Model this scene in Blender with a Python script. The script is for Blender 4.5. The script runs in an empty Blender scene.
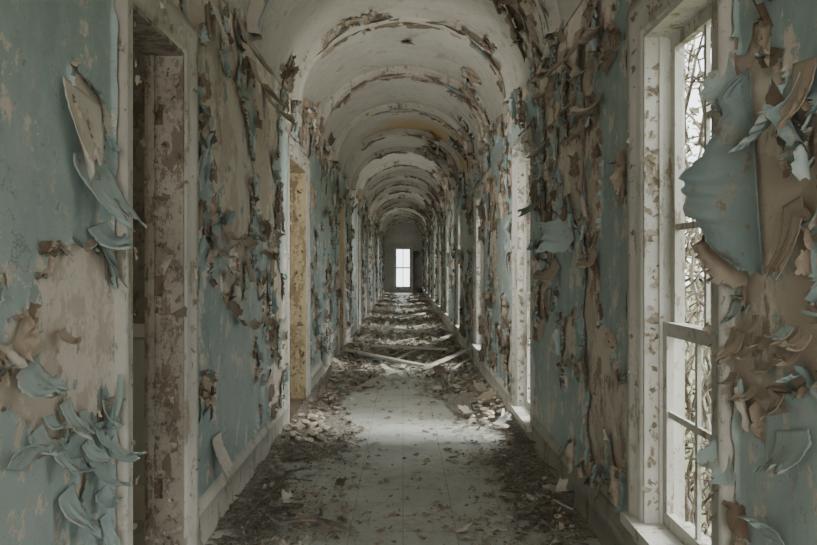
import bpy, bmesh, math, random
import numpy as np
from mathutils import Vector, Matrix
random.seed(7); RNG = np.random.default_rng(11)
C = bpy.context.scene.collection
F = 850.0; CX, CY = 403.0, 266.0; H = 1.5; W = 1.1
SPR = 3.12; RISE = 0.90; Y0, Y1 = -5.0, 48.0
# ------------------------------------------------------------------ helpers
def link(name, me, mat=None, parent=None, kind=None):
    o = bpy.data.objects.new(name, me); C.objects.link(o)
    if mat and me is not None: me.materials.append(mat)
    if parent: o.parent = parent
    if kind: o['kind'] = kind
    return o
def np_mesh(name, V, Q, mat=None, parent=None, kind=None, smooth=False):
    me = bpy.data.meshes.new(name)
    V = np.asarray(V, dtype=np.float32); Q = np.asarray(Q, dtype=np.int32)
    k = Q.shape[1]
    me.vertices.add(len(V)); me.vertices.foreach_set('co', V.ravel())
    me.loops.add(Q.size); me.loops.foreach_set('vertex_index', Q.ravel())
    me.polygons.add(len(Q)); me.polygons.foreach_set('loop_start', np.arange(0, Q.size, k, dtype=np.int32))
    me.update(calc_edges=True)
    if smooth: me.polygons.foreach_set('use_smooth', np.ones(len(Q), dtype=bool))
    return link(name, me, mat, parent, kind)
def bm_obj(name, bm, mat, parent=None, kind=None, smooth=False, bevel=0):
    bmesh.ops.recalc_face_normals(bm, faces=bm.faces)
    me = bpy.data.meshes.new(name); bm.to_mesh(me); bm.free()
    if smooth:
        for p in me.polygons: p.use_smooth = True
    o = link(name, me, mat, parent, kind)
    if bevel:
        m = o.modifiers.new('bevel', 'BEVEL'); m.width = bevel; m.segments = 2
    return o
def box(bm, x0, x1, y0, y1, z0, z1):
    vs = [bm.verts.new((x, y, z)) for x in (x0, x1) for y in (y0, y1) for z in (z0, z1)]
    for f in ((0,1,3,2),(4,6,7,5),(0,4,5,1),(2,3,7,6),(0,2,6,4),(1,5,7,3)):
        bm.faces.new([vs[i] for i in f])
def tube(bm, pts, r0, r1=None, n=6):
    r1 = r0 if r1 is None else r1
    rings = []
    for i, p in enumerate(pts):
        a = Vector(pts[max(i-1, 0)]); b = Vector(pts[min(i+1, len(pts)-1)])
        d = (b-a).normalized(); up = Vector((0,0,1)) if abs(d.z) < .9 else Vector((1,0,0))
        u = d.cross(up).normalized(); v = d.cross(u)
        r = r0 + (r1-r0)*i/max(len(pts)-1, 1)
        rings.append([bm.verts.new(Vector(p)+u*math.cos(t)*r+v*math.sin(t)*r) for t in [2*math.pi*k/n for k in range(n)]])
    for a, b in zip(rings, rings[1:]):
        for k in range(n): bm.faces.new((a[k], a[(k+1)%n], b[(k+1)%n], b[k]))
    bm.faces.new(rings[0]); bm.faces.new(rings[-1])
def empty(name, loc=(0,0,0), kind=None):
    o = bpy.data.objects.new(name, None); C.objects.link(o); o.location = loc
    o.empty_display_size = .1
    if kind: o['kind'] = kind
    return o
def tag(o, label, cat, group=None, kind=None):
    o['label'] = label; o['category'] = cat
    if group: o['group'] = group
    if kind: o['kind'] = kind
    return o
def wallpt(u, v):          # pixel on a side wall -> depth, height
    d = F*W/abs(u-CX); return d, H+(CY-v)*d/F
def floorpt(u, v):
    d = F*H/(v-CY); return (u-CX)*d/F, d
# numpy noise
def hsh(ix, iy, s):
    v = np.sin(ix*127.1+iy*311.7+s*74.7)*43758.5453
    return v-np.floor(v)
def vn(x, y, s=0):
    ix, iy = np.floor(x), np.floor(y); fx, fy = x-ix, y-iy
    fx = fx*fx*(3-2*fx); fy = fy*fy*(3-2*fy)
    a, b = hsh(ix, iy, s), hsh(ix+1, iy, s); c, d = hsh(ix, iy+1, s), hsh(ix+1, iy+1, s)
    return (a*(1-fx)+b*fx)*(1-fy)+(c*(1-fx)+d*fx)*fy
def fbm(x, y, s=0, o=4):
    t = 0; a = .5; n = 0
    for i in range(o):
        t = t+a*vn(x, y, s+i*3.3); n += a; x = x*2.03+5.1; y = y*2.03+1.7; a *= .55
    return t/n
def worley(x, y, s=0):
    ix, iy = np.floor(x), np.floor(y)
    best = np.full(x.shape, 9.); bx_ = x.copy(); by_ = y.copy()
    for a in (-1, 0, 1):
        for b in (-1, 0, 1):
            px = ix+a+hsh(ix+a, iy+b, s+1); py = iy+b+hsh(ix+a, iy+b, s+2)
            d = (px-x)**2+(py-y)**2; m = d < best
            best = np.where(m, d, best); bx_ = np.where(m, px, bx_); by_ = np.where(m, py, by_)
    return bx_, by_
def blur(a, n):
    a = a.astype(np.float32)
    for _ in range(n):
        p = np.pad(a, 1, mode='edge')
        a = (p[:-2,1:-1]+p[2:,1:-1]+p[1:-1,:-2]+p[1:-1,2:]+p[1:-1,1:-1])/5
    return a
# ------------------------------------------------------------------ materials
STAIN = (.50, 15.4, 3.85)
class N:
    def __init__(s, name, rough=.85):
        s.m = bpy.data.materials.new(name); s.m.use_nodes = True; s.t = s.m.node_tree; s.n = s.t.nodes
        s.b = s.n['Principled BSDF']; s.b.inputs['Roughness'].default_value = rough
        s.b.inputs['Specular IOR Level'].default_value = .25
        s.geo = s.n.new('ShaderNodeNewGeometry'); s.pos = s.geo.outputs['Position']
    def L(s, a, b): s.t.links.new(a, b)
    def noise(s, scale, detail=4, rough=.6, vec=None, sc=None):
        n = s.n.new('ShaderNodeTexNoise'); n.inputs['Scale'].default_value = scale
        n.inputs['Detail'].default_value = detail; n.inputs['Roughness'].default_value = rough
        v = vec or s.pos
        if sc:
            m = s.n.new('ShaderNodeMapping'); m.inputs['Scale'].default_value = sc; s.L(v, m.inputs['Vector']); v = m.outputs[0]
        s.L(v, n.inputs['Vector']); return n.outputs['Fac']
    def ramp(s, f, a, b, c0=(0,0,0,1), c1=(1,1,1,1)):
        r = s.n.new('ShaderNodeValToRGB'); e = r.color_ramp.elements
        e[0].position = a; e[1].position = b; e[0].color = c0; e[1].color = c1
        s.L(f, r.inputs[0]); return r.outputs[0]
    def mix(s, f, a, b):
        m = s.n.new('ShaderNodeMix'); m.data_type = 'RGBA'
        if isinstance(f, (int, float)): m.inputs[0].default_value = f
        else: s.L(f, m.inputs[0])
        for i, v in ((6, a), (7, b)):
            if isinstance(v, tuple): m.inputs[i].default_value = (*v[:3], 1)
            else: s.L(v, m.inputs[i])
        return m.outputs[2]
    def math(s, op, a, b=0.):
        m = s.n.new('ShaderNodeMath'); m.operation = op
        for i, v in ((0, a), (1, b)):
            if isinstance(v, (int, float)): m.inputs[i].default_value = v
            else: s.L(v, m.inputs[i])
        return m.outputs[0]
    def near(s, p, r0, r1):
        d = s.n.new('ShaderNodeVectorMath'); d.operation = 'DISTANCE'; s.L(s.pos, d.inputs[0]); d.inputs[1].default_value = p
        dd = s.math('ADD', s.math('MULTIPLY', d.outputs['Value'], .5), s.math('MULTIPLY', s.math('SUBTRACT', s.noise(4, 6, .7), .5), .8))
        return s.ramp(dd, r0*.5, r1*.5, (1,1,1,1), (0,0,0,1))
    def deep(s, y0, y1):     # 0 near the entrance, 1 farther down the corridor
        x = s.n.new('ShaderNodeSeparateXYZ'); s.L(s.pos, x.inputs[0])
        r = s.n.new('ShaderNodeMapRange'); r.inputs['From Min'].default_value = y0; r.inputs['From Max'].default_value = y1
        s.L(x.outputs['Y'], r.inputs['Value']); return r.outputs[0]
    def hair(s, scale=3.2, w=.005):   # thin wandering cracks
        v = s.n.new('ShaderNodeTexNoise'); v.inputs['Scale'].default_value = scale; v.inputs['Detail'].default_value = 7; v.inputs['Roughness'].default_value = .62
        s.L(s.pos, v.inputs['Vector'])
        d = s.math('ABSOLUTE', s.math('SUBTRACT', v.outputs['Fac'], .5))
        return s.math('MULTIPLY', s.ramp(d, w*.3, w, (1,1,1,1), (0,0,0,1)), s.ramp(s.noise(1.6, 3), .48, .58))
    def island(s): return s.geo.outputs['Random Per Island']
    def back(s): return s.geo.outputs['Backfacing']
    def out(s, col, bump=None, strength=.4, dist=.01):
        if isinstance(col, tuple): s.b.inputs['Base Color'].default_value = (*col, 1)
        else: s.L(col, s.b.inputs['Base Color'])
        if bump is not None:
            b = s.n.new('ShaderNodeBump'); b.inputs['Strength'].default_value = strength; b.inputs['Distance'].default_value = dist
            s.L(bump, b.inputs['Height']); s.L(b.outputs[0], s.b.inputs['Normal'])
        return s.m
def m_substrate(name, tan, pale, brown, browncut=.60, bluish=(.36,.44,.42), ochre=False):
    m = N(name, .92)
    c = m.mix(m.ramp(m.noise(2.2, 8, .68), .48, .51), tan, pale)
    c = m.mix(m.math('MULTIPLY', m.ramp(m.noise(14, 8, .75), .50, .58), .2), c, tuple(x*.78 for x in tan))
    c = m.mix(m.ramp(m.noise(2.6, 9, .72, sc=(1,1,.8)), browncut, browncut+.015), c, brown)
    c = m.mix(m.ramp(m.noise(4.5, 9, .72), .58, .585), c, bluish)
    c = m.mix(m.math('MULTIPLY', m.hair(), .8), c, tuple(x*.6 for x in brown))
    if ochre: c = m.mix(m.near(STAIN, .7, 1.5), c, (.40, .28, .10))
    return m.out(c, m.noise(25, 7, .7), .3, .012)
def m_paint(name, a, b, worn, backc, backc2, stain=(.16,.13,.10), ochre=False, w=.545):
    m = N(name, .5)
    c = m.mix(m.ramp(m.noise(1.1, 5, .6, sc=(1,1,.5)), .38, .62), a, b)
    c = m.mix(m.math('MULTIPLY', m.ramp(m.noise(9, 8, .7), .46, .58), .3), c, tuple(min(1, x*1.15) for x in b))
    c = m.mix(m.ramp(m.noise(3.8, 9, .74), w, w+.005), c, worn)
    c = m.mix(m.ramp(m.noise(11, 9, .75), w+.03, w+.036), c, tuple(x*.82 for x in worn))
    c = m.mix(m.math('MULTIPLY', m.ramp(m.noise(18, 9, .8), .61, .63), .7), c, stain)
    c = m.mix(m.math('MULTIPLY', m.hair(), .85), c, tuple(x*.6 for x in stain))
    c = m.mix(m.math('MULTIPLY', m.ramp(m.noise(3, 6, .7, sc=(1,1,.25)), .54, .75), .3), c, tuple(x*.5 for x in a))
    if ochre: c = m.mix(m.math('MULTIPLY', m.near(STAIN, .7, 1.5), .95), c, (.40, .28, .10))
    bk = m.mix(m.ramp(m.noise(6, 4), .4, .6), backc, backc2)
    bk = m.mix(m.math('MULTIPLY', m.ramp(m.noise(20, 4), .45, .7), .6), bk, tuple(x*.6 for x in backc))
    c = m.mix(m.back(), c, bk)
    return m.out(c, m.noise(24, 8, .75), .35, .012)
def m_flake(name, fronts, backs, far=0.):
    m = N(name, .5)
    f = m.mix(m.ramp(m.island(), .3, .7), fronts[0], fronts[1])
    if len(fronts) > 2: f = m.mix(m.ramp(m.island(), .84, .86), f, fronts[2])
    f = m.mix(m.math('MULTIPLY', m.ramp(m.noise(9, 9, .75), .56, .57), .7), f, tuple((x+y)/2 for x, y in zip(backs[1], fronts[1])))
    f = m.mix(m.math('MULTIPLY', m.ramp(m.noise(18, 9, .78), .58, .60), .6), f, backs[0])
    b = m.mix(m.ramp(m.island(), .2, .8), backs[0], backs[1])
    b = m.mix(m.math('MULTIPLY', m.ramp(m.noise(22, 8, .78), .47, .60), .5), b, tuple(x*.6 for x in backs[0]))
    c = m.mix(m.back(), f, b)
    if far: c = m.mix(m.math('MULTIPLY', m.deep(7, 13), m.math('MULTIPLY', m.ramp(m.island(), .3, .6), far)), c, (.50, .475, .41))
    return m.out(c, m.noise(35, 7, .75), .3, .006)
TEAL_A, TEAL_B = (.285,.39,.385), (.44,.535,.52)
TAN, PALE, BROWN = (.62,.55,.465), (.75,.695,.61), (.45,.375,.30)
M = {}
M['plaster'] = m_substrate('bare_wall_plaster', TAN, PALE, BROWN, .58)
M['plaster_r'] = m_substrate('bare_wall_plaster_right', (.58,.505,.415), (.72,.66,.57), (.38,.305,.235), .565)
M['teal'] = m_paint('teal_wall_paint', TEAL_A, TEAL_B, (.70,.65,.56), (.24,.185,.135), (.48,.405,.315), (.24,.20,.155), False, .56)
M['cream'] = m_paint('cream_vault_paint', (.42,.405,.345), (.50,.485,.42), (.36,.33,.27), (.20,.155,.11), (.34,.28,.20), (.23,.19,.14), True, .585)
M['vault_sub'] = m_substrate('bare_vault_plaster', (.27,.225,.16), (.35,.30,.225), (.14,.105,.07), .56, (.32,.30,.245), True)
M['flake_t'] = m_flake('teal_paint_flake', ((.27,.37,.365), (.44,.53,.51), (.60,.555,.475)), ((.22,.165,.12), (.50,.425,.335)))
M['flake_d'] = m_flake('dark_teal_paint_flake', ((.17,.225,.22), (.21,.27,.26)), ((.16,.12,.085), (.34,.275,.205)))
M['flake_b'] = m_flake('brown_paint_flake', ((.23,.185,.14), (.46,.395,.31), (.30,.38,.365)), ((.15,.115,.08), (.37,.305,.23)))
M['flake_c'] = m_flake('cream_paint_flake', ((.50,.47,.40), (.64,.61,.53), (.38,.33,.26)), ((.30,.24,.17), (.46,.40,.31)))
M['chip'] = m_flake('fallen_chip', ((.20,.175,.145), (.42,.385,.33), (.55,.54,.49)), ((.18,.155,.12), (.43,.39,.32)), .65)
def m_trim(name, a, b, dirt, lo=.52, fine=5, big=.6):
    m = N(name, .6)
    c = m.mix(m.ramp(m.noise(2, 5), .35, .65), a, b)
    c = m.mix(m.ramp(m.noise(fine, 11, .8, sc=(1,1,.4)), lo, lo+.008), c, dirt)
    c = m.mix(m.math('MULTIPLY', m.ramp(m.noise(fine*3, 9, .8), lo+.03, lo+.05), .5), c, tuple(x*.8 for x in dirt))
    c = m.mix(m.math('MULTIPLY', m.ramp(m.noise(3, 6, .7), .60, .74), big), c, tuple(x*.6 for x in dirt))
    return m.out(c, m.noise(28, 8, .8), .4, .008)
M['trim'] = m_trim('chipped_cream_woodwork', (.52,.51,.455), (.64,.63,.57), (.35,.305,.24), .565)
M['winwood'] = m_trim('chipped_white_window_wood', (.56,.555,.50), (.67,.665,.605), (.34,.295,.225), .55, 7)
M['jamb'] = m_trim('peeling_grey_jamb', (.31,.29,.245), (.41,.385,.33), (.19,.155,.12), .525, 9, .4)
M['ochre'] = m_trim('ochre_jamb', (.40,.33,.20), (.48,.41,.26), (.26,.205,.125), .54, 6)
M['base'] = m_trim('dirty_baseboard', (.48,.47,.41), (.58,.57,.50), (.31,.265,.205), .55)
M['rib'] = m_trim('flaking_vault_rib', (.43,.41,.345), (.51,.49,.42), (.26,.21,.15), .56, 6)
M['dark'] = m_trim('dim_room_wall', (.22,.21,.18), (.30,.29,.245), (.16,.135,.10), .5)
M['dado'] = m_trim('pale_green_dado', (.40,.43,.385), (.48,.51,.46), (.28,.27,.22), .57)
M['farwall'] = m_trim('grey_end_wall', (.44,.425,.375), (.52,.50,.44), (.32,.29,.24), .57)
M['darkdoor'] = m_trim('dark_door_wood', (.05,.042,.034), (.08,.068,.055), (.03,.026,.02))
M['wood'] = m_trim('weathered_board', (.54,.50,.43), (.66,.62,.54), (.30,.25,.19), .58)
M['wood_d'] = m_trim('dark_weathered_board', (.20,.17,.13), (.29,.25,.195), (.13,.10,.07), .56)
M['chunk'] = m_trim('pale_plaster_chunk', (.62,.57,.45), (.72,.66,.54), (.44,.37,.27), .60)
M['paper'] = m_trim('pale_paper', (.64,.65,.59), (.74,.74,.68), (.48,.44,.37), .62)
M['metal'] = m_trim('rusty_latch', (.16,.12,.09), (.22,.17,.12), (.10,.06,.04))
M['bark'] = m_trim('pale_vine_bark', (.24,.225,.185), (.48,.46,.38), (.12,.10,.075))
M['leaf'] = m_flake('vine_leaf', ((.15,.17,.11), (.30,.32,.22)), ((.13,.15,.09), (.25,.26,.17)))
def m_floor():
    m = N('worn_grey_linoleum', .4)
    c = m.mix(m.ramp(m.noise(1.2, 5), .35, .65), (.48,.50,.465), (.60,.62,.575))
    br = m.n.new('ShaderNodeTexBrick'); br.offset = 0; br.inputs['Scale'].default_value = 1
    br.inputs['Brick Width'].default_value = .30; br.inputs['Row Height'].default_value = .30
    br.inputs['Mortar Size'].default_value = .003; br.inputs['Mortar Smooth'].default_value = .4
    m.L(m.pos, br.inputs['Vector'])
    c = m.mix(m.math('MULTIPLY', br.outputs['Fac'], .7), c, (.19,.18,.15))
    c = m.mix(m.math('MULTIPLY', m.ramp(m.noise(3.5, 9, .78), .50, .60), .45), c, (.31,.295,.255))
    c = m.mix(m.math('MULTIPLY', m.ramp(m.noise(26, 9, .8), .58, .61), .7), c, (.22,.20,.16))
    return m.out(c, m.noise(30, 6, .7), .2, .005)
M['floor'] = m_floor()
def m_litter():
    m = N('grey_brown_debris_dust', .95)
    c = m.mix(m.ramp(m.noise(9, 8, .75), .4, .6), (.20,.175,.145), (.38,.35,.30))
    c = m.mix(m.ramp(m.noise(40, 8, .8), .49, .56), c, (.53,.505,.445))
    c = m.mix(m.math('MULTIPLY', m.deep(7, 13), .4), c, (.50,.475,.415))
    return m.out(c, m.noise(40, 8, .8), 1, .03)
M['litter'] = m_litter()
g = N('outdoor_grass'); M['ground'] = g.out(g.mix(g.ramp(g.noise(3, 6), .4, .6), (.10,.12,.05), (.2,.2,.1)), None)

# ------------------------------------------------------------------ openings
DOORS = [(3.40,4.23,0,2.56), (8.05,9.55,0,2.56), (14.3,15.5,0,2.56), (20.0,21.1,0,2.56), (25.0,26.1,0,2.56), (30.2,31.3,0,2.56), (35.5,36.6,0,2.56), (41.0,42.1,0,2.56)]
WINS = [(-2.2,-1.3,.33,2.55), (2.98,3.85,.33,2.55), (7.20,8.10,.16,2.50)] + [(11.7+4.15*i, 12.6+4.15*i, .33, 2.50) for i in range(9)]
TL, TR = .17, .17
ZT = SPR+.03
def wall_boxes(bm, xa, xb, ops):
    y = Y0
    for (a, b, z0, z1) in ops:
        box(bm, xa, xb, y, a, 0, ZT)
        if z0 > 0: box(bm, xa, xb, a, b, 0, z0)
        box(bm, xa, xb, a, b, z1, ZT); y = b
    box(bm, xa, xb, y, Y1, 0, ZT)
bm = bmesh.new(); wall_boxes(bm, -W-TL, -W, DOORS); wall_left = bm_obj('wall_left', bm, M['plaster'], kind='structure')
bm = bmesh.new(); wall_boxes(bm, W, W+TR, WINS); wall_right = bm_obj('wall_right', bm, M['plaster_r'], kind='structure')
bm = bmesh.new(); box(bm, -5, W+TR, Y0, Y1+.3, -.1, 0); floor = bm_obj('floor', bm, M['floor'], kind='structure')
def quads(nu, nv, flip=False):
    i, j = np.meshgrid(np.arange(nu-1), np.arange(nv-1), indexing='ij'); a = i*nv+j
    q = np.stack([a, a+nv, a+nv+1, a+1], -1).reshape(-1, 4)
    return q[:, ::-1] if flip else q
ts = np.linspace(0, 1, 49); ys = np.array([Y0, Y1+.2])
T_, Y_ = np.meshgrid(ts, ys, indexing='ij'); A_ = np.pi*(1-T_)
P = np.stack([W*np.cos(A_), Y_, SPR+RISE*np.sin(A_)], -1)
ceiling = np_mesh('ceiling', P.reshape(-1,3), quads(49, 2), M['vault_sub'], kind='structure', smooth=True)
bm = bmesh.new(); box(bm, -5, W+TR+.2, Y0, Y1+.3, SPR+RISE+.1, SPR+RISE+.3)
for s in ((-5, -W), (W, W+TR)): box(bm, s[0], s[1], Y0, Y1, ZT, SPR+RISE+.1)
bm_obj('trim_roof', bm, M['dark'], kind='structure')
bm = bmesh.new()
for b in ((-5,-.42,0,4.1), (.42,W+TR,0,4.1), (-.42,.42,0,.28), (-.42,.42,2.5,4.1)): box(bm, b[0], b[1], Y1, Y1+.25, b[2], b[3])
bm_obj('wall_far', bm, M['farwall'], kind='structure')
bm = bmesh.new(); box(bm, -5, W+TR, Y0-.2, Y0, 0, 4.2); bm_obj('wall_near', bm, M['plaster'], kind='structure')
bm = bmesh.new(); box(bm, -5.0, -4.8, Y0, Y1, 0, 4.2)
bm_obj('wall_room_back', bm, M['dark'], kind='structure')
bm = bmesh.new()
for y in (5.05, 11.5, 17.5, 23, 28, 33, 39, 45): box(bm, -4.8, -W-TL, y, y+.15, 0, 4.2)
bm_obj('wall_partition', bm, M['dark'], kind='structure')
bm = bmesh.new(); box(bm, -4.8, -W-TL, 5.035, 5.05, .2, 1.08); bm_obj('trim_dado_panel', bm, M['dado'], kind='structure')
bm = bmesh.new(); box(bm, -4.8, -W-TL, 5.0, 5.05, 1.08, 1.16); box(bm, -4.8, -W-TL, 5.02, 5.05, 0, .2)
bm_obj('trim_dado_rail', bm, M['trim'], kind='structure')

# ------------------------------------------------------------------ flakes
def srand(n, k, amp, knots, grit=.25):
    kn = RNG.uniform(-1, 1, (n, knots)); x = np.linspace(0, knots-1, k); i = np.minimum(x.astype(int), knots-2); f = x-i
    return amp*(kn[:, i]*(1-f)+kn[:, i+1]*f+grit*RNG.uniform(-1, 1, (n, k)))
def flakes(name, P, T, Nn, L, Wd, th0, kap, mat, parent=None, kind=None, na=5, nb=6, jag=.3, wav=.12, taper=.3, smooth=True, skw=.35, tp=None, fold=0., grit=.25):
    P, T, Nn = [np.asarray(a, float) for a in (P, T, Nn)]; n = len(P)
    L, Wd, th0, kap = [np.broadcast_to(np.asarray(a, float), (n,)) for a in (L, Wd, th0, kap)]
    T = T/np.linalg.norm(T, axis=1)[:,None]; Hh = np.cross(Nn, T)
    s = np.linspace(0, 1, nb)
    th = th0[:,None]+kap[:,None]*s[None]**1.3
    c, sn = np.cos(th), np.sin(th)
    ct = np.concatenate([np.zeros((n,1)), np.cumsum((c[:,1:]+c[:,:-1])/2, 1)], 1)/(nb-1)
    st = np.concatenate([np.zeros((n,1)), np.cumsum((sn[:,1:]+sn[:,:-1])/2, 1)], 1)/(nb-1)
    a = np.linspace(-.5, .5, na)
    tip = 1+srand(n, na, jag*1.5, min(4, na), grit)
    if tp is not None: tip = tip*np.interp(a, np.linspace(-.5, .5, len(tp)), tp)[None]
    wid = (1-taper*s[None]**RNG.uniform(1, 3, (n,1)))
    sideL = 1+srand(n, nb, jag, min(5, nb), grit); sideR = 1+srand(n, nb, jag, min(5, nb), grit)
    skew = RNG.uniform(-skw, skw, (n,1))*s[None]
    fa = np.where(a[None,None,:] < 0, sideL[:,:,None], sideR[:,:,None])
    if tp is not None: fa = 1+(fa-1)*(np.abs(a)*2)[None,None,:]
    A = (a[None,None,:]*fa*wid[:,:,None]+skew[:,:,None])*Wd[:,None,None]
    e = 2. if tp is None else 0.
    tipm = 1+(tip[:,None,:]-1)*(s[None,:,None]**e)
    B = (ct[:,:,None]*L[:,None,None])*tipm; Z = (st[:,:,None]*L[:,None,None])*tipm
    Z = Z+ (wav*RNG.uniform(-1,1,(n,nb,na))*s[None,:,None]+ RNG.uniform(-.5,.5,(n,1,1))*(a[None,None,:]**2)*s[None,:,None])*np.minimum(Wd, L)[:,None,None]
    if fold: Z = Z+fold*np.sin(a*13+.8)[None,None,:]*s[None,:,None]+fold*.4*np.sin(a*31+s[:,None]*4)[None]*s[None,:,None]
    V = P[:,None,None,:]+Hh[:,None,None,:]*A[...,None]+T[:,None,None,:]*B[...,None]+Nn[:,None,None,:]*(Z[...,None])
    q0 = quads(nb, na, True)
    Q = (q0[None]+(np.arange(n)*nb*na)[:,None,None]).reshape(-1, 4)
    return np_mesh(name, V.reshape(-1,3), Q, mat, parent, kind, smooth)

# ------------------------------------------------------------------ peeling sheets on walls
def axis(segs):
    out = [np.array([segs[0][0]])]
    for a, b, st in segs: out.append(np.linspace(a, b, max(2, int(round((b-a)/st))+1))[1:])
    return np.concatenate(out)
def blob(Dm, Zm, u, v, ru, rv, amp):
    d, z = wallpt(u, v); rd = ru*d*d/(F*W); rz = rv*d/F
    return amp*np.exp(-(((Dm-d)/rd)**2+((Zm-z)/rz)**2)**1.5)
def paint_wall(side, ops, cas, blobs, base, seed, amp, mats, nfl, wall):
    us = axis([(.8, 5.2, .009), (5.2, 9, .014), (9, 16, .030), (16, 47.9, .09)]); vs = axis([(.24, ZT+.02, .0105)])
    U, V = np.meshgrid(us, vs, indexing='ij')
    wx = U+.05*(fbm(U*9, V*9, seed+3, 3)-.5); wy = V+.05*(fbm(U*9+7, V*9, seed+4, 3)-.5)
    cx, cy = worley(wx/.09, wy/.065, seed); cx = cx*.09; cy = cy*.065
    px = U*.25+cx*.75; py = V*.25+cy*.75
    S = base+1.5*(fbm(px*2.1, py*1.6, seed, 5)-.5)+1.05*(fbm(px*4.2, py*3.8, seed+14, 3)-.5)+.18*(fbm(U*16, V*16, seed+9, 4)-.5)
    for b in blobs: S = S+blob(px, py, *b)
    S -= .35*np.clip((py-2.75)/.4, 0, 1)
    Mk = S > 0
    for (a, b, z0, z1) in ops: Mk &= ~((U > a-cas) & (U < b+cas) & (V > z0-.12) & (V < z1+cas))
    B = blur(Mk, 5)
    ln = fbm(U*3.5, V*3.5, seed+20, 3); ln = np.clip((ln-.34)*3.2, .12, 1.0)
    lift = amp*np.clip((1-B)*2.1, 0, 1)**1.6*ln + .008*(fbm(U*4, V*4, seed+30, 3)-.3).clip(0)
    x = side*(W-.004-lift)
    jx = RNG.uniform(-.3, .3, U.shape)*.009; jz = RNG.uniform(-.3, .3, U.shape)*.010
    P = np.stack([x, U+jx, V+jz], -1).reshape(-1, 3)
    q = quads(len(us), len(vs), side > 0)
    keep = Mk.reshape(-1)[q].all(1); q = q[keep]
    used, inv = np.unique(q.ravel(), return_inverse=True)
    np_mesh('paint_layer', P[used], inv.reshape(-1, 4), mats[0], wall, smooth=True)
    gu = np.gradient(B, axis=0)/np.gradient(us)[:,None]; gv = np.gradient(B, axis=1)/np.gradient(vs)[None]
    gm = np.hypot(gu, gv)+1e-9
    openm = np.zeros(Mk.shape, bool)
    for (a, b, z0, z1) in ops: openm |= ((U > a-cas-.03) & (U < b+cas+.03) & (V > z0-.15) & (V < z1+cas+.03))
    for k, (n, mat, Lr) in enumerate(nfl):
        wgt = ((B > .35) & (B < .68) & ~openm).astype(float)
        wgt = wgt*np.where(U < 5, 1.0, np.where(U < 9, 1.1, np.where(U < 16, .8, .5)))
        if k == 1: wgt = wgt*(.4+(V > 2.0)*1.0)
        idx = RNG.choice(wgt.size, n, p=(wgt/wgt.sum()).ravel())
        iu, iv = np.unravel_index(idx, U.shape)
        L = Lr[0]*(Lr[1]/Lr[0])**(RNG.random(n)**1.8); L = L*np.clip(us[iu]/7, 1, 1.5)
        tu, tv = -gu[iu,iv]/gm[iu,iv], -gv[iu,iv]/gm[iu,iv]
        tu = tu+RNG.normal(0, .15, n); tv = tv+RNG.normal(0, .15, n)-.25
        Pp = np.stack([side*(W-.006-lift[iu,iv]*.8), us[iu], vs[iv]], -1)
        T = np.stack([0*tu, tu, tv], -1); Nn = np.tile([-side, 0, 0], (n, 1)).astype(float)
        Pp = Pp-T/np.linalg.norm(T,axis=1)[:,None]*L[:,None]*.5
        flakes('paint_flakes', Pp, T, Nn, L, L*RNG.uniform(1.3, 3.4, n), RNG.uniform(.0, .12, n), RNG.uniform(.2, 3.4, n), mat, wall, 'stuff', wav=.008, jag=.17, na=9, nb=7, grit=.7, taper=.12)
BL = [ (75,335,45,80,-.9), (85,120,18,50,-.6), (240,170,35,55,-.7), (240,265,20,40,-.4), (222,60,12,60,-.3),
       (35,150,50,130,.35), (215,330,18,40,.3), (240,400,30,40,.2), (150,500,90,60,.1), (20,470,40,60,.1), (262,60,14,90,-.4), (225,470,20,60,.3), (312,230,14,90,.3)]
paint_wall(-1, DOORS, .20, BL, .12, 3.0, .05, [M['teal']], [(1700, M['flake_t'], (.018,.075)), (320, M['flake_b'], (.02,.07))], wall_left)
BR = [ (762,175,26,100,-1.0), (760,345,40,55,-.4), (575,170,22,60,-.5), (580,60,25,70,-.4), (600,330,16,120,-.1), (790,60,40,60,.3),
       (770,470,60,70,.45), (610,230,12,80,.3), (560,400,20,60,.2), (545,120,10,60,-.2)]
paint_wall(1, WINS, .20, BR, .14, 8.0, .05, [M['teal']], [(1800, M['flake_t'], (.018,.08)), (480, M['flake_b'], (.02,.085))], wall_right)

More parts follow.
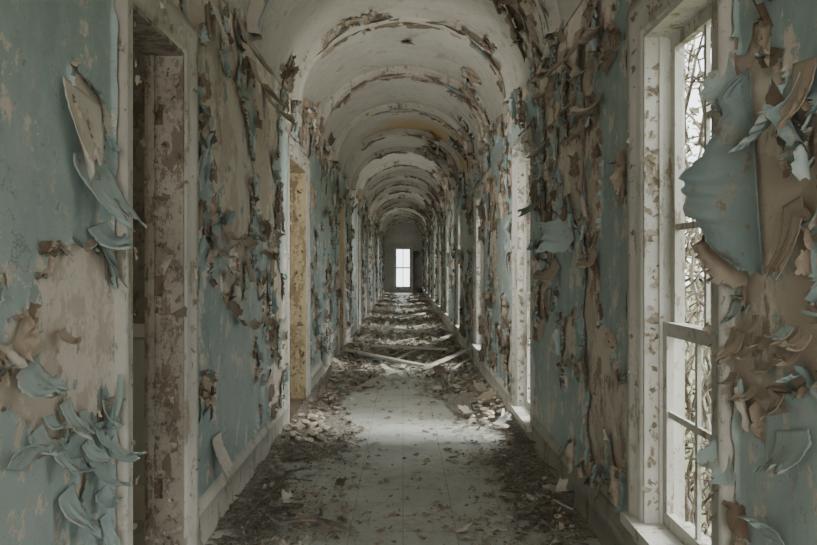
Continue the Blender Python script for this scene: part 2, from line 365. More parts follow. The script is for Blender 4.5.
# vault sheet
def paint_vault():
    seed = 40.
    us = axis([(3.5, 12, .022), (12, 20, .05), (20, 47.9, .15)]); vs = np.linspace(.0, 1., 190)
    U, T = np.meshgrid(us, vs, indexing='ij'); A = T*3.1
    cx, cy = worley(U/.12, A/.10, seed); px = U*.5+cx*.12*.5; py = A*.5+cy*.10*.5
    rib = np.abs(((px-8.4+1.2) % 2.4)-1.2)
    S = .54+1.5*(fbm(px*1.3, py*1.5, seed, 5)-.5)+.3*(fbm(U*9, A*9, seed+1, 4)-.5)
    S -= .17*np.exp(-((rib-.15)/.10)**2)
    S -= .5*np.exp(-((py-2.5)/.45)**2)*(.4+fbm(px*.7, py*.7, 55., 2))*.8
    S -= .28*np.exp(-(np.minimum(py, 3.1-py)/.20)**2)
    Mk = S > 0; B = blur(Mk, 5)
    ln = np.clip((fbm(U*2, A*2, 66., 3)-.36)*3, .1, 1)
    lift = .07*np.clip((1-B)*2.1, 0, 1)**1.5*ln+.006
    a = np.pi*(1-T); nx, nz = -np.cos(a)/W, -np.sin(a)/RISE; l = np.hypot(nx, nz); nx /= l; nz /= l
    P = np.stack([W*np.cos(a)+nx*lift, U+RNG.uniform(-.3,.3,U.shape)*.02, SPR+RISE*np.sin(a)+nz*lift], -1)
    q = quads(len(us), len(vs), False); q = q[Mk.reshape(-1)[q].all(1)]
    e = P.reshape(-1,3)[q[0]]; nn = np.cross(e[1]-e[0], e[2]-e[0])
    ii, jj = np.unravel_index(q[0][0], U.shape)
    if nn @ np.array([nx[ii,jj], 0, nz[ii,jj]]) < 0: q = q[:, ::-1]
    used, inv = np.unique(q.ravel(), return_inverse=True)
    np_mesh('paint_layer', P.reshape(-1,3)[used], inv.reshape(-1,4), M['cream'], ceiling, smooth=True)
    gu = np.gradient(B, axis=0)/np.gradient(us)[:,None]; gv = np.gradient(B, axis=1)/(vs[1]*3.1); gm = np.hypot(gu, gv)+1e-6
    for n, mat in ((500, M['flake_c']), (420, M['flake_b'])):
        w = ((B > .35)&(B < .65)).astype(float); idx = RNG.choice(w.size, n, p=(w/w.sum()).ravel()); iu, iv = np.unravel_index(idx, U.shape)
        Nn = np.stack([nx[iu,iv], 0*nx[iu,iv], nz[iu,iv]], -1); Yv = np.tile([0,1.,0], (n,1)); Av = np.cross(Nn, Yv)
        p2 = np.stack([W*np.sin(a[iu,iv]), 0*Nn[:,0], -RISE*np.cos(a[iu,iv])], -1); sg = np.sign((Av*p2).sum(1)); Av = Av*sg[:,None]
        Tt = Yv*(-gu[iu,iv]/gm[iu,iv]+RNG.normal(0,.4,n))[:,None]+Av*(-gv[iu,iv]/gm[iu,iv]+RNG.normal(0,.4,n))[:,None]
        L = RNG.uniform(.02, .10, n)*np.clip(us[iu]/9, 1, 1.8)
        flakes('paint_flakes', P[iu,iv], Tt, Nn, L, L*RNG.uniform(1.5,4,n), RNG.uniform(.05,.3,n), RNG.uniform(.2,2.6,n), mat, ceiling, 'stuff', wav=.02, jag=.2, na=8, grit=.7, taper=.1)
paint_vault()

# ribs
ti = 1
y = 3.6
while y < 47:
    ang = np.linspace(0, np.pi, 41)
    prof = [(-.12,0.0),(-.12,.035),(-.095,.04),(-.09,.075),(-.055,.10),(.055,.10),(.09,.075),(.095,.04),(.12,.035),(.12,0.0)]
    V = []
    for a in ang:
        nx, nz = -math.cos(a)/W, -math.sin(a)/RISE; l = math.hypot(nx, nz); nx /= l; nz /= l
        for dy, o in prof:
            o2 = o + (.003*math.sin(a*7+y*3)*(o > 0) if o else -.02)
            V.append((W*math.cos(a)+nx*o2, y+dy+.003*math.sin(a*13+y), SPR+RISE*math.sin(a)+nz*o2))
    k = len(prof); Q = [(i*k+j, i*k+j+1, (i+1)*k+j+1, (i+1)*k+j) for i in range(40) for j in range(k-1)]
    rb = np_mesh('trim_%d' % ti, V, Q, M['rib'], kind='structure'); ti += 1
    if y > 5:
        n = 44
        a = np.pi*(1-RNG.beta(1.6, 1.1, n)); nx = -np.cos(a)/W; nz = -np.sin(a)/RISE; l = np.hypot(nx, nz); nx /= l; nz /= l
        sd = RNG.choice([-1, 1], n)
        P = np.stack([W*np.cos(a)+nx*.095, y+sd*RNG.uniform(.02,.08,n), SPR+RISE*np.sin(a)+nz*.095], -1)
        Nn = np.stack([nx, 0*nx, nz], -1); Tt = np.stack([RNG.normal(0,.2,n)*nz, sd*1., -RNG.normal(0,.2,n)*nx], -1)
        L = RNG.uniform(.015, .07, n)
        flakes('paint_flakes', P, Tt, Nn, L, L*RNG.uniform(2,6,n), RNG.uniform(-.2,.3,n), RNG.uniform(.2,2.2,n), M['flake_b'], rb, 'stuff', wav=.02, jag=.2, na=9, grit=.7, taper=.1)
    y += 2.4

# ------------------------------------------------------------------ casings
PROF = [(0,-.01),(0,.018),(.02,.026),(.10,.026),(.115,.04),(.15,.046),(.16,.03),(.16,-.01)]
def casing_mesh(side, y0, y1, zb, zt, prof=PROF):
    V = []; k = len(prof)
    for o, p in prof:
        x = side*(W-p)
        V += [(x, y0-o, zb), (x, y0-o, zt+o), (x, y1+o, zt+o), (x, y1+o, zb)]
    Q = [(4*i+j, 4*i+j+1, 4*i+4+j+1, 4*i+4+j) for i in range(k-1) for j in range(3)]
    return V, Q
def fl_on_casing(side, y0, y1, zb, zt, n, mat, parent, depth_in=0.):
    w = RNG.random(n); P = []; Tt = []
    for i in range(n):
        r = w[i]
        if r < .7:
            e = random.choice((0, 1)); yy = (y1+random.uniform(.01,.15)) if e else (y0-random.uniform(.01,.15)); zz = random.uniform(zb, zt+.1)
        else: yy = random.uniform(y0-.1, y1+.1); zz = zt+random.uniform(.01,.15)
        P.append((side*(W-.035), yy, zz)); Tt.append((0, random.gauss(0,1), random.gauss(-.3,1)))
    L = RNG.uniform(.008, .028, n)
    flakes('paint_flakes', P, Tt, np.tile([-side,0,0.], (n,1)), L, L*RNG.uniform(.7,2.5,n), RNG.uniform(.0,.4,n), RNG.uniform(0,1.8,n), mat, parent, 'stuff', grit=.8)
for i, (a, b, z0, z1) in enumerate(DOORS):
    d = empty('door_%d' % (i+1), (0,0,0), 'structure')
    V, Q = casing_mesh(-1, a, b, 0, z1); np_mesh('casing', V, Q, M['trim'], d)
    bm = bmesh.new(); X0, X1 = -W-TL-.01, -W+.012
    box(bm, X0, X1, b-.02, b+.004, 0, z1); box(bm, X0, X1, a-.004, a+.02, 0, z1); box(bm, X0, X1, a+.02, b-.02, z1-.02, z1+.004)
    box(bm, X0+.02, X0+.05, b-.032, b-.02, 0, z1-.02); box(bm, X0+.02, X0+.05, a+.02, a+.032, 0, z1-.02)
    bm_obj('jamb', bm, M['jamb'] if i not in (1, 2) else M['ochre'], d)
    bm = bmesh.new(); box(bm, X0, X1+.01, a+.02, b-.02, 0, .018); bm_obj('threshold', bm, M['wood_d'], d)
    if i < 3: fl_on_casing(-1, a, b, .1, z1, 80, M['flake_c'], d)
    if i < 2:
        n = 200 if i == 0 else 60
        P = np.stack([RNG.uniform(-W-TL+.01, -W-.01, n), np.full(n, b-.022), RNG.uniform(.1, 2.5, n)], -1)
        L = RNG.uniform(.006, .038, n)
        flakes('paint_flakes', P, np.stack([RNG.normal(0,1,n), 0*L, RNG.normal(-.4,1,n)], -1), np.tile([0,-1.,0], (n,1)), L, L*RNG.uniform(.6,2.2,n), RNG.uniform(.0,.5,n), RNG.uniform(0,1.8,n), M['chip'] if i == 0 else M['flake_b'], d, 'stuff', grit=.8)
    if i == 0:
        bm = bmesh.new()
        for z in (.35, 1.35, 2.2): box(bm, -W-.13, -W-.09, b-.026, b-.018, z, z+.10)
        bm_obj('hinge', bm, M['metal'], d)
for i, (a, b, z0, z1) in enumerate(WINS):
    w = empty('window_%d' % (i+1), (0,0,0), 'structure')
    V, Q = casing_mesh(1, a, b, z0-.02, z1); np_mesh('casing', V, Q, M['trim'], w)
    bm = bmesh.new(); X0, X1 = W-.012, W+TR
    box(bm, X0, X1, b-.02, b+.004, z0, z1); box(bm, X0, X1, a-.004, a+.02, z0, z1); box(bm, X0, X1, a+.02, b-.02, z1-.02, z1+.004)
    bm_obj('jamb', bm, M['winwood'], w)
    bm = bmesh.new(); box(bm, W-.075, W-.001, a-.16, b+.16, z0-.035, z0+.012); box(bm, W-.001, W+TR+.03, a+.001, b-.001, z0-.02, z0+.012); bm_obj('sill', bm, M['winwood'], w)
    bm = bmesh.new(); box(bm, W-.025, W+.01, a-.13, b+.13, z0-.14, z0-.035); bm_obj('apron', bm, M['trim'], w, bevel=.004)
    zm = 1.22; s = .06
    def sash(x, za, zb_, nm, cross):
        bm = bmesh.new(); yA, yB = a+.02, b-.02; t = .032
        box(bm, x, x+t, yA, yA+s, za, zb_); box(bm, x, x+t, yB-s, yB, za, zb_)
        box(bm, x, x+t, yA+s, yB-s, za, za+s); box(bm, x, x+t, yA+s, yB-s, zb_-s, zb_)
        ym = (yA+yB)/2
        box(bm, x+.008, x+t-.008, ym-.014, ym+.014, za+s, zb_-s)
        for q in cross:
            z = za+(zb_-za)*q
            box(bm, x+.008, x+t-.008, yA+s, ym-.014, z-.014, z+.014)
            if i != 1 or q != .68: box(bm, x+.008, x+t-.008, ym+.014, yB-s, z-.014, z+.014)
        bm_obj(nm, bm, M['winwood'], w)
    sash(W+.07, z0+.012, zm+.03, 'lower_sash', (.55,)); sash(W+.106, zm-.03, z1-.02, 'upper_sash', (.36, .68))
    bm = bmesh.new()
    for yy in (a+.02, b-.035): box(bm, W+.052, W+.068, yy, yy+.015, z0+.012, z1-.02)
    bm_obj('stop_bead', bm, M['winwood'], w)
    if 0 < i < 4:
        fl_on_casing(1, a, b, z0+.1, z1, 90, M['flake_c'], w)
        n = 90
        P = np.stack([RNG.uniform(W, W+.05, n), np.full(n, b-.022), RNG.uniform(z0+.05, z1-.1, n)], -1); L = RNG.uniform(.006, .028, n)
        flakes('paint_flakes', P, np.stack([RNG.normal(0,1,n), 0*L, RNG.normal(-.4,1,n)], -1), np.tile([0,-1.,0], (n,1)), L, L*RNG.uniform(.6,2.2,n), RNG.uniform(.0,.5,n), RNG.uniform(0,1.8,n), M['flake_c'], w, 'stuff', grit=.8)
w = empty('window_%d' % (len(WINS)+1), (0,0,0), 'structure')
bm = bmesh.new()
for b_ in ((-.54,-.42,.16,2.62), (.42,.54,.16,2.62), (-.42,.42,2.5,2.62), (-.42,.42,.16,.28)): box(bm, b_[0], b_[1], Y1-.04, Y1+.02, b_[2], b_[3])
bm_obj('casing', bm, M['trim'], w)
bm = bmesh.new()
for b_ in ((-.42,-.37,.28,2.5), (.37,.42,.28,2.5), (-.37,.37,.28,.34), (-.37,.37,2.44,2.5), (-.37,.37,1.36,1.44), (-.02,.02,.34,1.36), (-.02,.02,1.44,2.44)): box(bm, b_[0], b_[1], Y1+.08, Y1+.12, b_[2], b_[3])
bm_obj('sash', bm, M['winwood'], w)
dl = tag(empty('door_leaf', (1.05, 45.4, 0)), 'dark door standing open at the far end of the corridor right of the bright window', 'door')
bm = bmesh.new(); box(bm, -.50, 0, 0, .045, .01, 2.3); bm_obj('door_panel', bm, M['darkdoor'], dl, bevel=.004)
bm = bmesh.new()
for z in ((.25,1.0),(1.15,2.1)):
    for x0_, x1_ in ((-.42,-.10),):
        box(bm, x0_, x1_, -.012, 0, z[0], z[0]+.03); box(bm, x0_, x1_, -.012, 0, z[1]-.03, z[1]); box(bm, x0_, x0_+.03, -.012, 0, z[0]+.03, z[1]-.03); box(bm, x1_-.03, x1_, -.012, 0, z[0]+.03, z[1]-.03)
bm_obj('panel_moulding', bm, M['darkdoor'], dl)
bm = bmesh.new(); tube(bm, [(-.46,0,1.05),(-.46,-.03,1.05)], .012); tube(bm, [(-.46,-.03,1.05),(-.46,-.045,1.05),(-.46,-.06,1.05)], .028, .02, 10); bm_obj('knob', bm, M['metal'], dl)

# baseboards
BP = [(0,0),(.034,0),(.034,.02),(.026,.03),(.026,.175),(.036,.185),(.038,.205),(.022,.225),(.012,.25),(0,.25)]
def baseboard(name, side, ya, yb):
    V = [(side*(W-p), y, z) for y in (ya, yb) for p, z in BP]; k = len(BP)
    Q = [(j, j+1, k+j+1, k+j) for j in range(k-1)]
    o = np_mesh(name, V, Q, M['base'], kind='structure')
    bm = bmesh.new(); bm.from_mesh(o.data)
    bm.verts.ensure_lookup_table(); bm.faces.new([bm.verts[i] for i in range(k)]); bm.faces.new([bm.verts[k+i] for i in range(k)])
    bmesh.ops.recalc_face_normals(bm, faces=bm.faces); bm.to_mesh(o.data); bm.free()
yy = Y0
for i, (a, b, *_r) in enumerate(DOORS): baseboard('baseboard_left_%d' % (i+1), -1, yy, a-.161); yy = b+.161
baseboard('baseboard_left_%d' % (len(DOORS)+1), -1, yy, Y1)
yy = Y0; k = 1
for (a, b, z0, z1) in WINS:
    if z0 < .3: baseboard('baseboard_right_%d' % k, 1, yy, a-.161); yy = b+.161; k += 1
baseboard('baseboard_right_%d' % k, 1, yy, Y1)

# ------------------------------------------------------------------ large individual paint flaps
def flap(u, v, du, dz, T2, L, Wd, th0, kap, mat, label, group=None, nm='paint_flap', nb=20, na=18, wav=.006, taper=.2, jag=.17, skw=.2, tp=None, fold=.003, grit=.5):
    side = -1 if u < CX else 1
    d, z = wallpt(u, v)
    P = [(side*(W-.018), d, z)]; T = [(0, T2[0], T2[1])]
    o = flakes(nm, P, T, [(-side,0,0.)], L, Wd, th0, kap, mat, na=na, nb=nb, jag=jag, wav=wav, taper=taper, skw=skw, tp=tp, fold=fold, grit=grit)
    so = o.modifiers.new('solid', 'SOLIDIFY'); so.thickness = .0015
    return tag(o, label, 'peeling paint', group)
tl, br, cr, dk = M['flake_t'], M['flake_b'], M['flake_c'], M['flake_d']
flap(762,170,0,0,(1,-.15),.27,.66,.15,2.0,dk,'largest dark teal paint sheet curling off the wall over the near right window', taper=.08, jag=.06, skw=.03, nb=30, na=50, tp=(.12,.45,.38,.62,.68,1.0,.92,1.1,.85,.7,.35), fold=.016, grit=.5)
flap(750,252,0,0,(1,-.3),.20,.20,.4,2.3,br,'rolled brown lower end of the largest sheet by the near right window', jag=.16, skw=.1)
flap(742,75,0,0,(.8,-.6),.12,.22,.15,1.6,tl,'teal flap highest up beside the near right window frame')
flap(812,60,0,0,(.1,-1),.20,.12,.1,.7,br,'long narrow brown strip hanging at the upper right edge of the wall')
flap(800,200,0,0,(-.2,-1),.20,.12,.1,.6,br,'dark brown strip hanging beside the bare tan patch at far right')
flap(790,90,0,0,(-.4,-1),.18,.22,.1,1.4,tl,'teal sheet curling above the bare tan patch at far right')
flap(745,330,0,0,(.2,-1),.12,.10,.2,1.0,br,'brown chip hanging in the row below the largest curled sheet')
for k,(u,v) in enumerate(((728,318),(762,315),(778,335),(795,325),(772,362),(740,372),(806,366),(786,385),(755,345),(730,350),(812,330),(760,385),(744,300),(800,350))):
    flap(u,v,0,0,(random.uniform(-.3,.3),-1),random.uniform(.06,.11),random.uniform(.05,.085),.15,random.uniform(.6,2.4),(br,tl)[k%3==0],'small curled paint chip hanging in the cluster under the right bare patch','curled chips on the near right wall')
flap(735,455,0,0,(.6,-.5),.11,.18,.1,1.6,tl,'teal flap lifting beside the lower corner of the near right window')
flap(800,430,0,0,(-.2,-1),.16,.20,.1,1.2,tl,'broad teal sheet sagging low on the near right wall')
flap(780,540,0,0,(.1,1),.11,.14,.2,1.8,tl,'teal curl standing up at the bottom right of the wall')
flap(598,0,0,0,(-.1,-1),.32,.18,.15,.6,br,'long brown paint strip hanging high on the right wall left of the window')
flap(582,30,0,0,(.1,-1),.30,.22,.2,1.0,br,'broad brown paint tongue hanging high on the right wall under the vault')
flap(566,50,0,0,(.1,-1),.28,.24,.2,1.4,br,'third brown paint tongue hanging from the top of the right wall')
for (u,v) in ((606,20),(592,60),(575,95),(562,110),(588,120),(556,80),(602,95),(548,140)):
    flap(u,v,0,0,(random.uniform(-.2,.2),-1),random.uniform(.12,.22),random.uniform(.14,.24),.15,random.uniform(.8,2.4),br,'small brown paint tongue curling in the upper cluster left of the near right window','brown tongues high on the right wall')
flap(574,225,0,0,(.8,-.7),.24,.30,.2,1.8,tl,'teal paint sheet folded over midway along the right wall')
flap(560,262,0,0,(.3,-1),.22,.22,.2,1.6,br,'brown curl below the folded sheet midway along the right wall')
flap(598,250,0,0,(.3,-1),.15,.14,.2,1.7,br,'brown curl between the folded sheet and the window casing')
flap(545,190,0,0,(.2,-1),.25,.24,.2,1.2,dk,'dark teal flap beside the second right window')
flap(78,92,0,0,(-.1,-1),.27,.32,.04,.25,cr,'pale beige paint tongue hanging at upper left beside the first door', taper=.75, jag=.10, skw=.1)
flap(84,150,0,0,(.2,-1),.28,.30,.15,.8,tl,'long teal paint sheet hanging beside the first left door', taper=.5, skw=.15)
flap(92,225,0,0,(.2,-1),.14,.18,.3,1.8,tl,'teal sheet with a rolled end beside the first left door')
flap(20,365,0,0,(.3,-1),.15,.15,.2,2.0,tl,'teal curl at the far left edge of the wall')
for k,(u,v) in enumerate(((60,400),(78,410),(95,422),(52,440),(70,458),(92,460),(103,400),(96,490),(60,490),(44,415),(82,440),(106,440),(74,500),(30,430),(100,515))):
    flap(u,v,0,0,(random.uniform(-.2,.3),-1),random.uniform(.08,.15),random.uniform(.08,.14),.1,random.uniform(.7,2.6),tl,'narrow teal paint ribbon curling in the cluster left of the first door','teal ribbons low on the left wall',taper=.3)
flap(8,470,0,0,(.3,1),.13,.12,.3,1.5,tl,'teal paint curl at the lower left edge')
flap(55,330,0,0,(.2,-1),.07,.07,.2,1.8,br,'small brown curl on the bare tan patch of the left wall')
for k,(u,v) in enumerate(((226,232),(240,236),(254,232),(262,250),(236,318),(250,322),(262,316),(218,250),(268,225))):
    flap(u,v,0,0,(random.uniform(-.4,.4),-1),random.uniform(.08,.14),random.uniform(.14,.24),.3,random.uniform(1.2,2.6),br,'dark curled chip in the row between the first and second left doors','dark curls on the left wall')
flap(213,435,0,0,(0,-1),.24,.24,.10,.4,cr,'tan paint tongue hanging low just beyond the first left door', jag=.15)
flap(238,20,0,0,(.1,-1),.32,.24,.15,.8,br,'brown paint strip hanging high on the left wall')
flap(250,60,0,0,(.1,-1),.32,.26,.15,1.0,br,'second brown paint strip hanging high on the left wall')
flap(264,85,0,0,(.1,-1),.32,.28,.15,1.2,br,'third brown paint strip farther along the left wall top')
flap(212,5,0,0,(0,-1),.22,.22,.1,.4,cr,'pale torn plaster skin hanging above the first left door')
o = flakes('ceiling_crack', [(0.03, 9.6, SPR+RISE-.012)], [(.1,-1,0)], [(0,0,-1.)], .30, .10, .05, .5, M['flake_b'], na=5, nb=10, jag=.5)
tag(o, 'dark jagged paint split hanging at the crown of the nearest vault bay', 'peeling paint')

# ------------------------------------------------------------------ floor debris
def dens(x, y):
    cen = np.where(y < 9.5, .03, -.06); half = np.where(y < 6, .46, np.where(y < 9.5, .54, .44))
    half = np.where(y > 11, .26, half)
    e = np.abs(x-cen)-half+.55*(fbm(x*2.2+3, y*1.4, 70., 3)-.5)*2
    d = 1/(1+np.exp(-e/.13))
    far = np.clip((y-10)/3, 0, 1)*np.clip((fbm(x*2.8, y*1.3, 71., 3)-.42)*4.5, 0, 1)
    return np.clip(np.maximum(d, far*.85), 0, 1)
def hgt(x, y):
    D = dens(x, y); return D**2*(.004+.085*fbm(x*5, y*4, 80., 4)**1.3*np.clip((np.abs(x)-.25)/.6, .12, 1)*np.clip((y-3)/4, .6, 1.3))
us = axis([(2.5, 12, .022), (12, 47.5, .08)]); vs = np.linspace(-W+.03, W-.03, 96)
U, V = np.meshgrid(us, vs, indexing='ij'); D = dens(V, U)
hz = hgt(V, U)+D*.014*fbm(V*30, U*30, 81., 2)+.03*(fbm(V*12, U*12, 82., 4)-.5)
hz += .07*np.exp(-(((V-.72)/.25)**2+((U-9.2)/.7)**2))+.05*np.exp(-(((V+.75)/.25)**2+((U-7.7)/.6)**2))
hz -= .020
Mk = hz > .001; q = quads(len(us), len(vs), True); q = q[Mk.reshape(-1)[q].all(1)]
P = np.stack([V, U, np.maximum(hz, 0)], -1).reshape(-1,3); used, inv = np.unique(q.ravel(), return_inverse=True)
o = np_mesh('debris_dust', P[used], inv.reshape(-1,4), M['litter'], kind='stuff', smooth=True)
tag(o, 'dark crumbled plaster and dirt drifted along both sides of the corridor floor', 'debris', kind='stuff')
def litter(name, n, ymax, Lr, mat, label, power=1.0, ymin=2.8, dpow=1.5, lift=.4, rare=.03, na=3, nb=4, up=.02, mg=.12, big=2.0):
    yy = ymin*(ymax/ymin)**(RNG.random(n*3)**power); xx = RNG.uniform(-W+mg, W-mg, n*3)
    k = RNG.random(n*3) < (dens(xx, yy)**dpow*(1-rare)+rare*(yy > 4)); xx = xx[k][:n]; yy = yy[k][:n]; n = len(xx)
    dd = dens(xx, yy)
    z = np.maximum(hgt(xx, yy)-.006, 0)+.003+RNG.uniform(0,up,n)*dd
    a = RNG.uniform(0, 2*np.pi, n); tl_ = RNG.normal(0, .22, (n,2))*dd[:,None]
    Nn = np.stack([tl_[:,0], tl_[:,1], np.ones(n)], -1); Nn /= np.linalg.norm(Nn, axis=1)[:,None]
    T = np.stack([np.cos(a), np.sin(a), 0*a], -1); T -= Nn*(T*Nn).sum(1)[:,None]
    L = Lr[0]*(Lr[1]/Lr[0])**(RNG.random(n)**1.7)*np.clip(yy/7, .8, big)
    o = flakes(name, np.stack([xx, yy, z], -1), T, Nn, L, L*RNG.uniform(.3,1.6,n), RNG.uniform(-.1,lift,n), RNG.uniform(-.4,1.1,n), mat, na=na, nb=nb, kind='stuff', wav=.05)
    tag(o, label, 'debris', kind='stuff')
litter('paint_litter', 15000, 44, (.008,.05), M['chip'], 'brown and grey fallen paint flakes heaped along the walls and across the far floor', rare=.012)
litter('pale_litter', 11000, 44, (.007,.05), M['flake_c'], 'pale cream paint crumbs sprinkled through the dark floor debris', dpow=.9, rare=.06)
litter('teal_litter', 1400, 30, (.012,.045), M['flake_t'], 'teal paint crumbs sprinkled through the floor debris', dpow=1.)
litter('broken_paint_sheets', 620, 40, (.04,.11), M['chip'], 'hand sized broken paint sheets lying over the wall-side debris', dpow=1.6, rare=0, na=7, nb=7, up=.05, lift=.4, mg=.24, big=1.3)
for k in range(46):
    y = random.choice([random.uniform(4.5, 7), random.uniform(6, 11)]); x = random.uniform(-.45, .5)
    a = random.uniform(0, 6.28); L = random.uniform(.02, .055)
    o = flakes('fallen_paint_chip', [(x, y, .004)], [(math.cos(a), math.sin(a), 0)], [(0,0,1.)], L, L*random.uniform(.6,1.3), 0, random.uniform(.2,1.0), random.choice((M['flake_c'], M['chip'])), na=4, nb=5)
    tag(o, 'small curled paint chip lying loose on the swept grey middle of the floor', 'paint chip', 'loose chips on the clear floor')
def plank(name, p0, p1, w, t, mat, label, cat='plank', z0=.03, z1=.03, group=None, bend=0):
    (xa, ya), (xb, yb) = floorpt(*p0), floorpt(*p1)
    A = Vector((xa, ya, z0)); B = Vector((xb, yb, z1)); d = B-A; n = 9
    s = Vector((-d.y, d.x, 0)).normalized(); up = d.cross(s).normalized()
    if up.z < 0: up = -up
    bm = bmesh.new(); rings = []
    for i in range(n):
        f = i/(n-1); c = A+d*f+s*bend*math.sin(math.pi*f)
        ww = w*(1+.12*math.sin(i*2.7+ya)+(-.35 if i in (0, n-1) else 0)); o_ = random.uniform(-.01,.01)*w*5
        rings.append([bm.verts.new(c+s*(q*ww/2+o_)+up*(h*t/2)) for q, h in ((-1,-1),(1,-1),(1,1),(-1,1))])
    for a, b in zip(rings, rings[1:]):
        for k in range(4): bm.faces.new((a[k], a[(k+1)%4], b[(k+1)%4], b[k]))
    bm.faces.new(rings[0]); bm.faces.new(rings[-1])
    return tag(bm_obj(name, bm, mat, bevel=.002), label, cat, group)
plank('wooden_plank', (345,358), (430,373), .10, .035, M['wood'], 'long pale board lying aslant from the left wall across the corridor', z0=.14, z1=.08)
plank('wooden_plank', (422,374), (470,362), .08, .03, M['wood'], 'pale board rising to the right behind the long slanting board', z0=.07, z1=.20)
plank('wooden_plank', (372,353), (448,357), .10, .035, M['wood'], 'pale board lying level across the corridor beyond the slanting boards', z0=.13, z1=.13)
plank('wooden_plank', (356,346), (376,336), .10, .03, M['wood_d'], 'dark board lying by the left wall behind the pale boards', z0=.10, z1=.12)
plank('wooden_plank', (393,365), (420,353), .06, .02, M['wood'], 'short pale lath crossing under the slanting boards', z0=.07, z1=.08)
plank('wooden_plank', (385,333), (430,338), .12, .035, M['wood'], 'farther pale board lying across the corridor', z0=.12, z1=.12)
plank('wooden_plank', (398,322), (424,317), .14, .03, M['wood'], 'farthest board lying across the corridor', z0=.11, z1=.11)
plank('wooden_plank', (432,349), (456,342), .10, .03, M['wood'], 'short pale board by the right wall beyond the level board', z0=.12, z1=.16)
plank('bent_strip', (278,532), (346,534), .045, .012, M['wood_d'], 'dark bent strip lying in the foreground at the left of the clear floor', 'strip', z0=.05, z1=.03, bend=.12)
plank('bent_strip', (448,385), (472,364), .045, .012, M['wood'], 'curved strip leaning on the debris mound by the right wall', 'strip', z0=.05, z1=.10, bend=.08)
plank('wooden_plank', (320,402), (331,385), .05, .02, M['wood_d'], 'thin dark lath leaning up against the left baseboard', z0=.05, z1=.24)
for k, (p0, p1) in enumerate((((255,500),(300,512)), ((262,470),(300,462)), ((540,470),(600,505)), ((520,520),(580,500)), ((300,455),(318,470)), ((505,440),(545,455)), ((325,390),(350,400)), ((470,410),(500,398)), ((350,375),(385,378)), ((430,345),(465,340)),((250,520),(285,490)),((235,505),(262,512)),((270,485),(312,492)),((500,500),(532,482)),((545,505),(572,522)),((345,345),(370,352)),((410,330),(432,326)),((395,345),(420,341)))):
    plank('broken_lath', p0, p1, random.uniform(.012,.025), .008, M['wood_d'] if k < 14 else M['wood'], 'thin splinter of lath lying in the corridor debris', 'lath', z0=.06, z1=.075, group='lath splinters in the debris')
def chunk(name, u, v, r, mat, label, z=.03, group=None, cat='plaster chunk', flat=.5):
    x, y = floorpt(u, v); x = max(-W+.08+r, min(W-.08-r, x)); bm = bmesh.new(); bmesh.ops.create_icosphere(bm, subdivisions=1, radius=r)
    for vv in bm.verts:
        n_ = random.uniform(.6, 1.3); vv.co = Vector((vv.co.x*n_*1.25, vv.co.y*n_, vv.co.z*n_*flat))
    bmesh.ops.rotate(bm, verts=bm.verts, cent=(0,0,0), matrix=Matrix.Rotation(random.uniform(0,6), 3, 'Z')@Matrix.Rotation(random.uniform(-.4,.4), 3, 'X'))
    o = bm_obj(name, bm, mat); o.location = (x, y, z); return tag(o, label, cat, group)
for k in range(40):
    chunk('plaster_chunk', random.gauss(314, 11), random.gauss(436, 7), random.uniform(.014,.05), M['chunk'], 'pale yellowish plaster lump in the heap at the left baseboard', random.uniform(.07,.10), 'plaster lumps in the left heap')
for k in range(34):
    chunk('plaster_chunk', random.gauss(488, 12), random.gauss(418, 10), random.uniform(.014,.05), M['chunk'], 'pale plaster lump in the debris mound by the right baseboard', random.uniform(.07,.11), 'plaster lumps in the right mound')
fr = [(268,498),(583,480),(560,520),(352,400),(440,395),(375,470),(455,372),(362,345),(395,340),(440,330)]
fr += [(403+random.gauss(0,1)*(v_-266)*.35, v_) for v_ in [random.uniform(305,378) for _ in range(44)]]
for k, (u, v) in enumerate(fr):
    chunk('plaster_fragment', u, v, random.uniform(.02,.035) if k < 10 else random.uniform(.03,.08), M['chunk'], 'pale plaster crumb lying on the corridor floor away from the heaps', .015 if k < 10 else .04, 'scattered plaster crumbs')
def sheet_thing(name, u, v, L, Wd, ang, kap, mat, label, cat, z=.05, th0=.1):
    x, y = floorpt(u, v)
    o = flakes(name, [(x, y, z)], [(math.cos(ang), math.sin(ang), 0)], [(0,0,1.)], L, Wd, th0, kap, mat, na=9, nb=10, jag=.25, wav=.05)
    so = o.modifiers.new('solid', 'SOLIDIFY'); so.thickness = .002
    tag(o, label, cat)
sheet_thing('crumpled_paper', 494, 432, .15, .14, .3, 1.0, M['paper'], 'crumpled whitish sheet lying against the right debris beyond the window', 'paper', .07)
sheet_thing('crumpled_paper', 505, 430, .13, .12, 1.3, .9, M['paper'], 'smaller whitish scrap beside the right baseboard', 'paper', .09)
sheet_thing('crumpled_paper', 470, 420, .14, .12, 2.3, .6, M['chunk'], 'tan torn sheet lying on the front of the right debris mound', 'paper', .07)
sheet_thing('fallen_paint_sheet', 480, 410, .20, .18, 1.0, .8, M['flake_b'], 'large brown curled sheet on top of the right debris mound', 'paint sheet', .11)
sheet_thing('fallen_paint_sheet', 486, 402, .18, .16, 2.2, .9, M['flake_b'], 'dark curled sheet behind the brown sheet on the right mound', 'paint sheet', .12)
sheet_thing('fallen_paint_sheet', 355, 392, .20, .16, .2, .6, M['flake_b'], 'brown curled sheet at the left edge of the clear floor', 'paint sheet', .05)
sheet_thing('fallen_paint_sheet', 455, 533, .10, .06, .2, .6, M['flake_c'], 'pale paint scrap in the foreground at the right of the clear floor', 'paint sheet', .01)
sheet_thing('fallen_paint_sheet', 560, 500, .10, .07, 1.2, .9, M['flake_c'], 'cream curled scrap in the right foreground debris', 'paint sheet', .06)
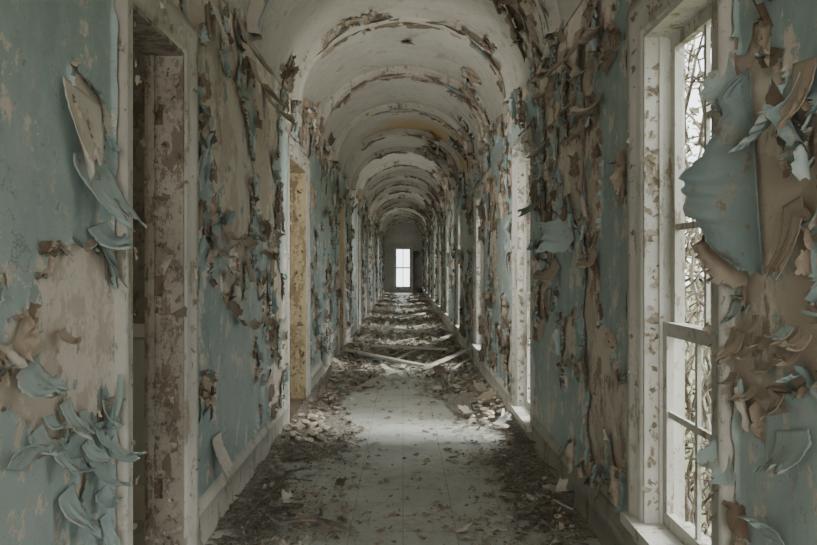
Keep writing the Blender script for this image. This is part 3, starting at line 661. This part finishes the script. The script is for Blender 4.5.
sheet_thing('fallen_paint_sheet', 290, 512, .10, .07, 1.9, .8, M['flake_c'], 'cream curled scrap in the left foreground debris', 'paint sheet', .06)
sheet_thing('fallen_paint_sheet', 405, 374, .20, .12, .1, .5, M['flake_c'], 'pale curled scrap just in front of the long slanting board', 'paint sheet', .03)

# ------------------------------------------------------------------ outside
bm = bmesh.new(); box(bm, W+TR, 60, -30, 110, -1.2, -1.0); bm_obj('ground', bm, M['ground'], kind='structure')
for (wy, cnt) in ((4.1, 34), (8.4, 6)):
    for k in range(cnt):
        bm = bmesh.new(); x = W+TR+random.uniform(.06, .35); y = wy+random.uniform(-.6, .8); z = -1.0; pts = []
        dx, dy = random.gauss(0, .03), random.gauss(0, .05)
        while z < 3.2:
            pts.append((x, y, z)); x += random.gauss(0, .03); y += dy+random.gauss(0, .05); z += random.uniform(.07, .14)
            x = max(x, W+TR+.06)
            if random.random() < .45 and z > 0:
                q = [(x, y, z)]; a = random.uniform(-1.2, 1.2)
                for j in range(7):
                    p_ = q[-1]; q.append((max(p_[0]+random.gauss(0,.04), W+TR+.05), p_[1]+math.sin(a)*.08, p_[2]+math.cos(a)*.06*random.choice((1,1,-.3)))); a += random.gauss(0,.4)
                tube(bm, q, .007, .003, 4)
        tube(bm, pts, random.uniform(.008,.022), .006, 5)
        vn_ = bm_obj('climbing_vine', bm, M['bark'], smooth=True)
        tag(vn_, 'bare tangled vine stem climbing outside the %s right window' % ('near' if wy < 5 else 'second'), 'vine', 'vine stems outside the %s right window' % ('near' if wy < 5 else 'second'))
n = 3000
yy = RNG.uniform(4.2, 14, n)
P = np.stack([W+TR+RNG.uniform(.3, 2.6, n), yy, RNG.uniform(-.9, 3.6, n)], -1)
T = RNG.normal(0, 1, (n,3)); Nn = RNG.normal(0, 1, (n,3)); Nn -= T*((T*Nn).sum(1)/(T*T).sum(1))[:,None]; Nn /= np.linalg.norm(Nn, axis=1)[:,None]
o = flakes('vine_leaves', P, T, Nn, RNG.uniform(.04,.09,n), RNG.uniform(.03,.07,n), .1, .5, M['leaf'], na=3, nb=4, kind='stuff'); tag(o, 'sparse olive leaves among the vines outside the near window', 'leaves', kind='stuff')

# ------------------------------------------------------------------ light
wd = bpy.data.worlds.new('overcast'); bpy.context.scene.world = wd; wd.use_nodes = True
bg = wd.node_tree.nodes['Background']; bg.inputs[0].default_value = (.92, .97, 1.0, 1); bg.inputs[1].default_value = 3.8
def area(name, loc, rot, sx, sy, power, col=(1,1,1), portal=False):
    l = bpy.data.lights.new(name, 'AREA'); l.shape = 'RECTANGLE'; l.size = sx; l.size_y = sy; l.energy = power; l.color = col
    if portal: l.cycles.is_portal = True
    o = bpy.data.objects.new(name, l); C.objects.link(o); o.location = loc; o.rotation_euler = rot; return o
for (a, b, z0, z1) in WINS:
    area('window_portal', (W+TR+.02, (a+b)/2, (z0+z1)/2), (0, math.pi/2, 0), z1-z0, b-a, 1, portal=True)
area('window_portal', (0, Y1+.2, 1.4), (-math.pi/2, 0, 0), .9, 2.3, 1, portal=True)
sl = bpy.data.lights.new('soft_sun', 'SUN'); sl.energy = 7.5; sl.angle = math.radians(28); sl.color = (1, .99, .96)
so = bpy.data.objects.new('soft_sun', sl); C.objects.link(so)
so.rotation_euler = Vector((-math.cos(math.radians(46)), .10, -math.sin(math.radians(46)))).to_track_quat('-Z', 'Y').to_euler()
WARM = (1, .985, .935)
for k in range(6):
    area('vault_fill_light', (0, -.5+9*k-.0, 2.75), (math.pi, 0, 0), 1.3, 8.8, (15, 14, 9, 6, 4, 4)[k], WARM)  # added upward fill panels, unseen from below; they bounce light off the vault
for k, (y, p) in enumerate(((-2.6, 100), (7.5, 30), (18, 20), (27, 16), (36, 16))):
    area('corridor_fill_light', (0, y, 1.9), (math.pi/2, 0, 0), .8, 1.6, p, WARM)  # added fill facing away from the camera, not lamps of the corridor
for (y, e) in ((4.2, 40), (10, 50), (16.3, 45), (22, 50), (27.5, 50), (32.5, 50)):
    l = bpy.data.lights.new('room_fill_light', 'POINT'); l.energy = e; l.shadow_soft_size = .4; l.color = (1,.9,.72)  # added warm fill inside the side rooms to brighten the doorways
    o = bpy.data.objects.new('room_fill_light', l); C.objects.link(o); o.location = (-3.2, y-2.2 if y < 5 else y-2, 2.2)
# ------------------------------------------------------------------ camera
cd = bpy.data.cameras.new('camera'); cam = bpy.data.objects.new('camera', cd); C.objects.link(cam)
cd.sensor_width = 36; cd.lens = F/817*36; cd.clip_start = .05; cd.clip_end = 300
cam.location = (0, 0, H); cam.rotation_euler = (math.pi/2, 0, 0)
cd.shift_x = (408.5-CX)/817; cd.shift_y = (CY-272.5)/817
bpy.context.scene.camera = cam
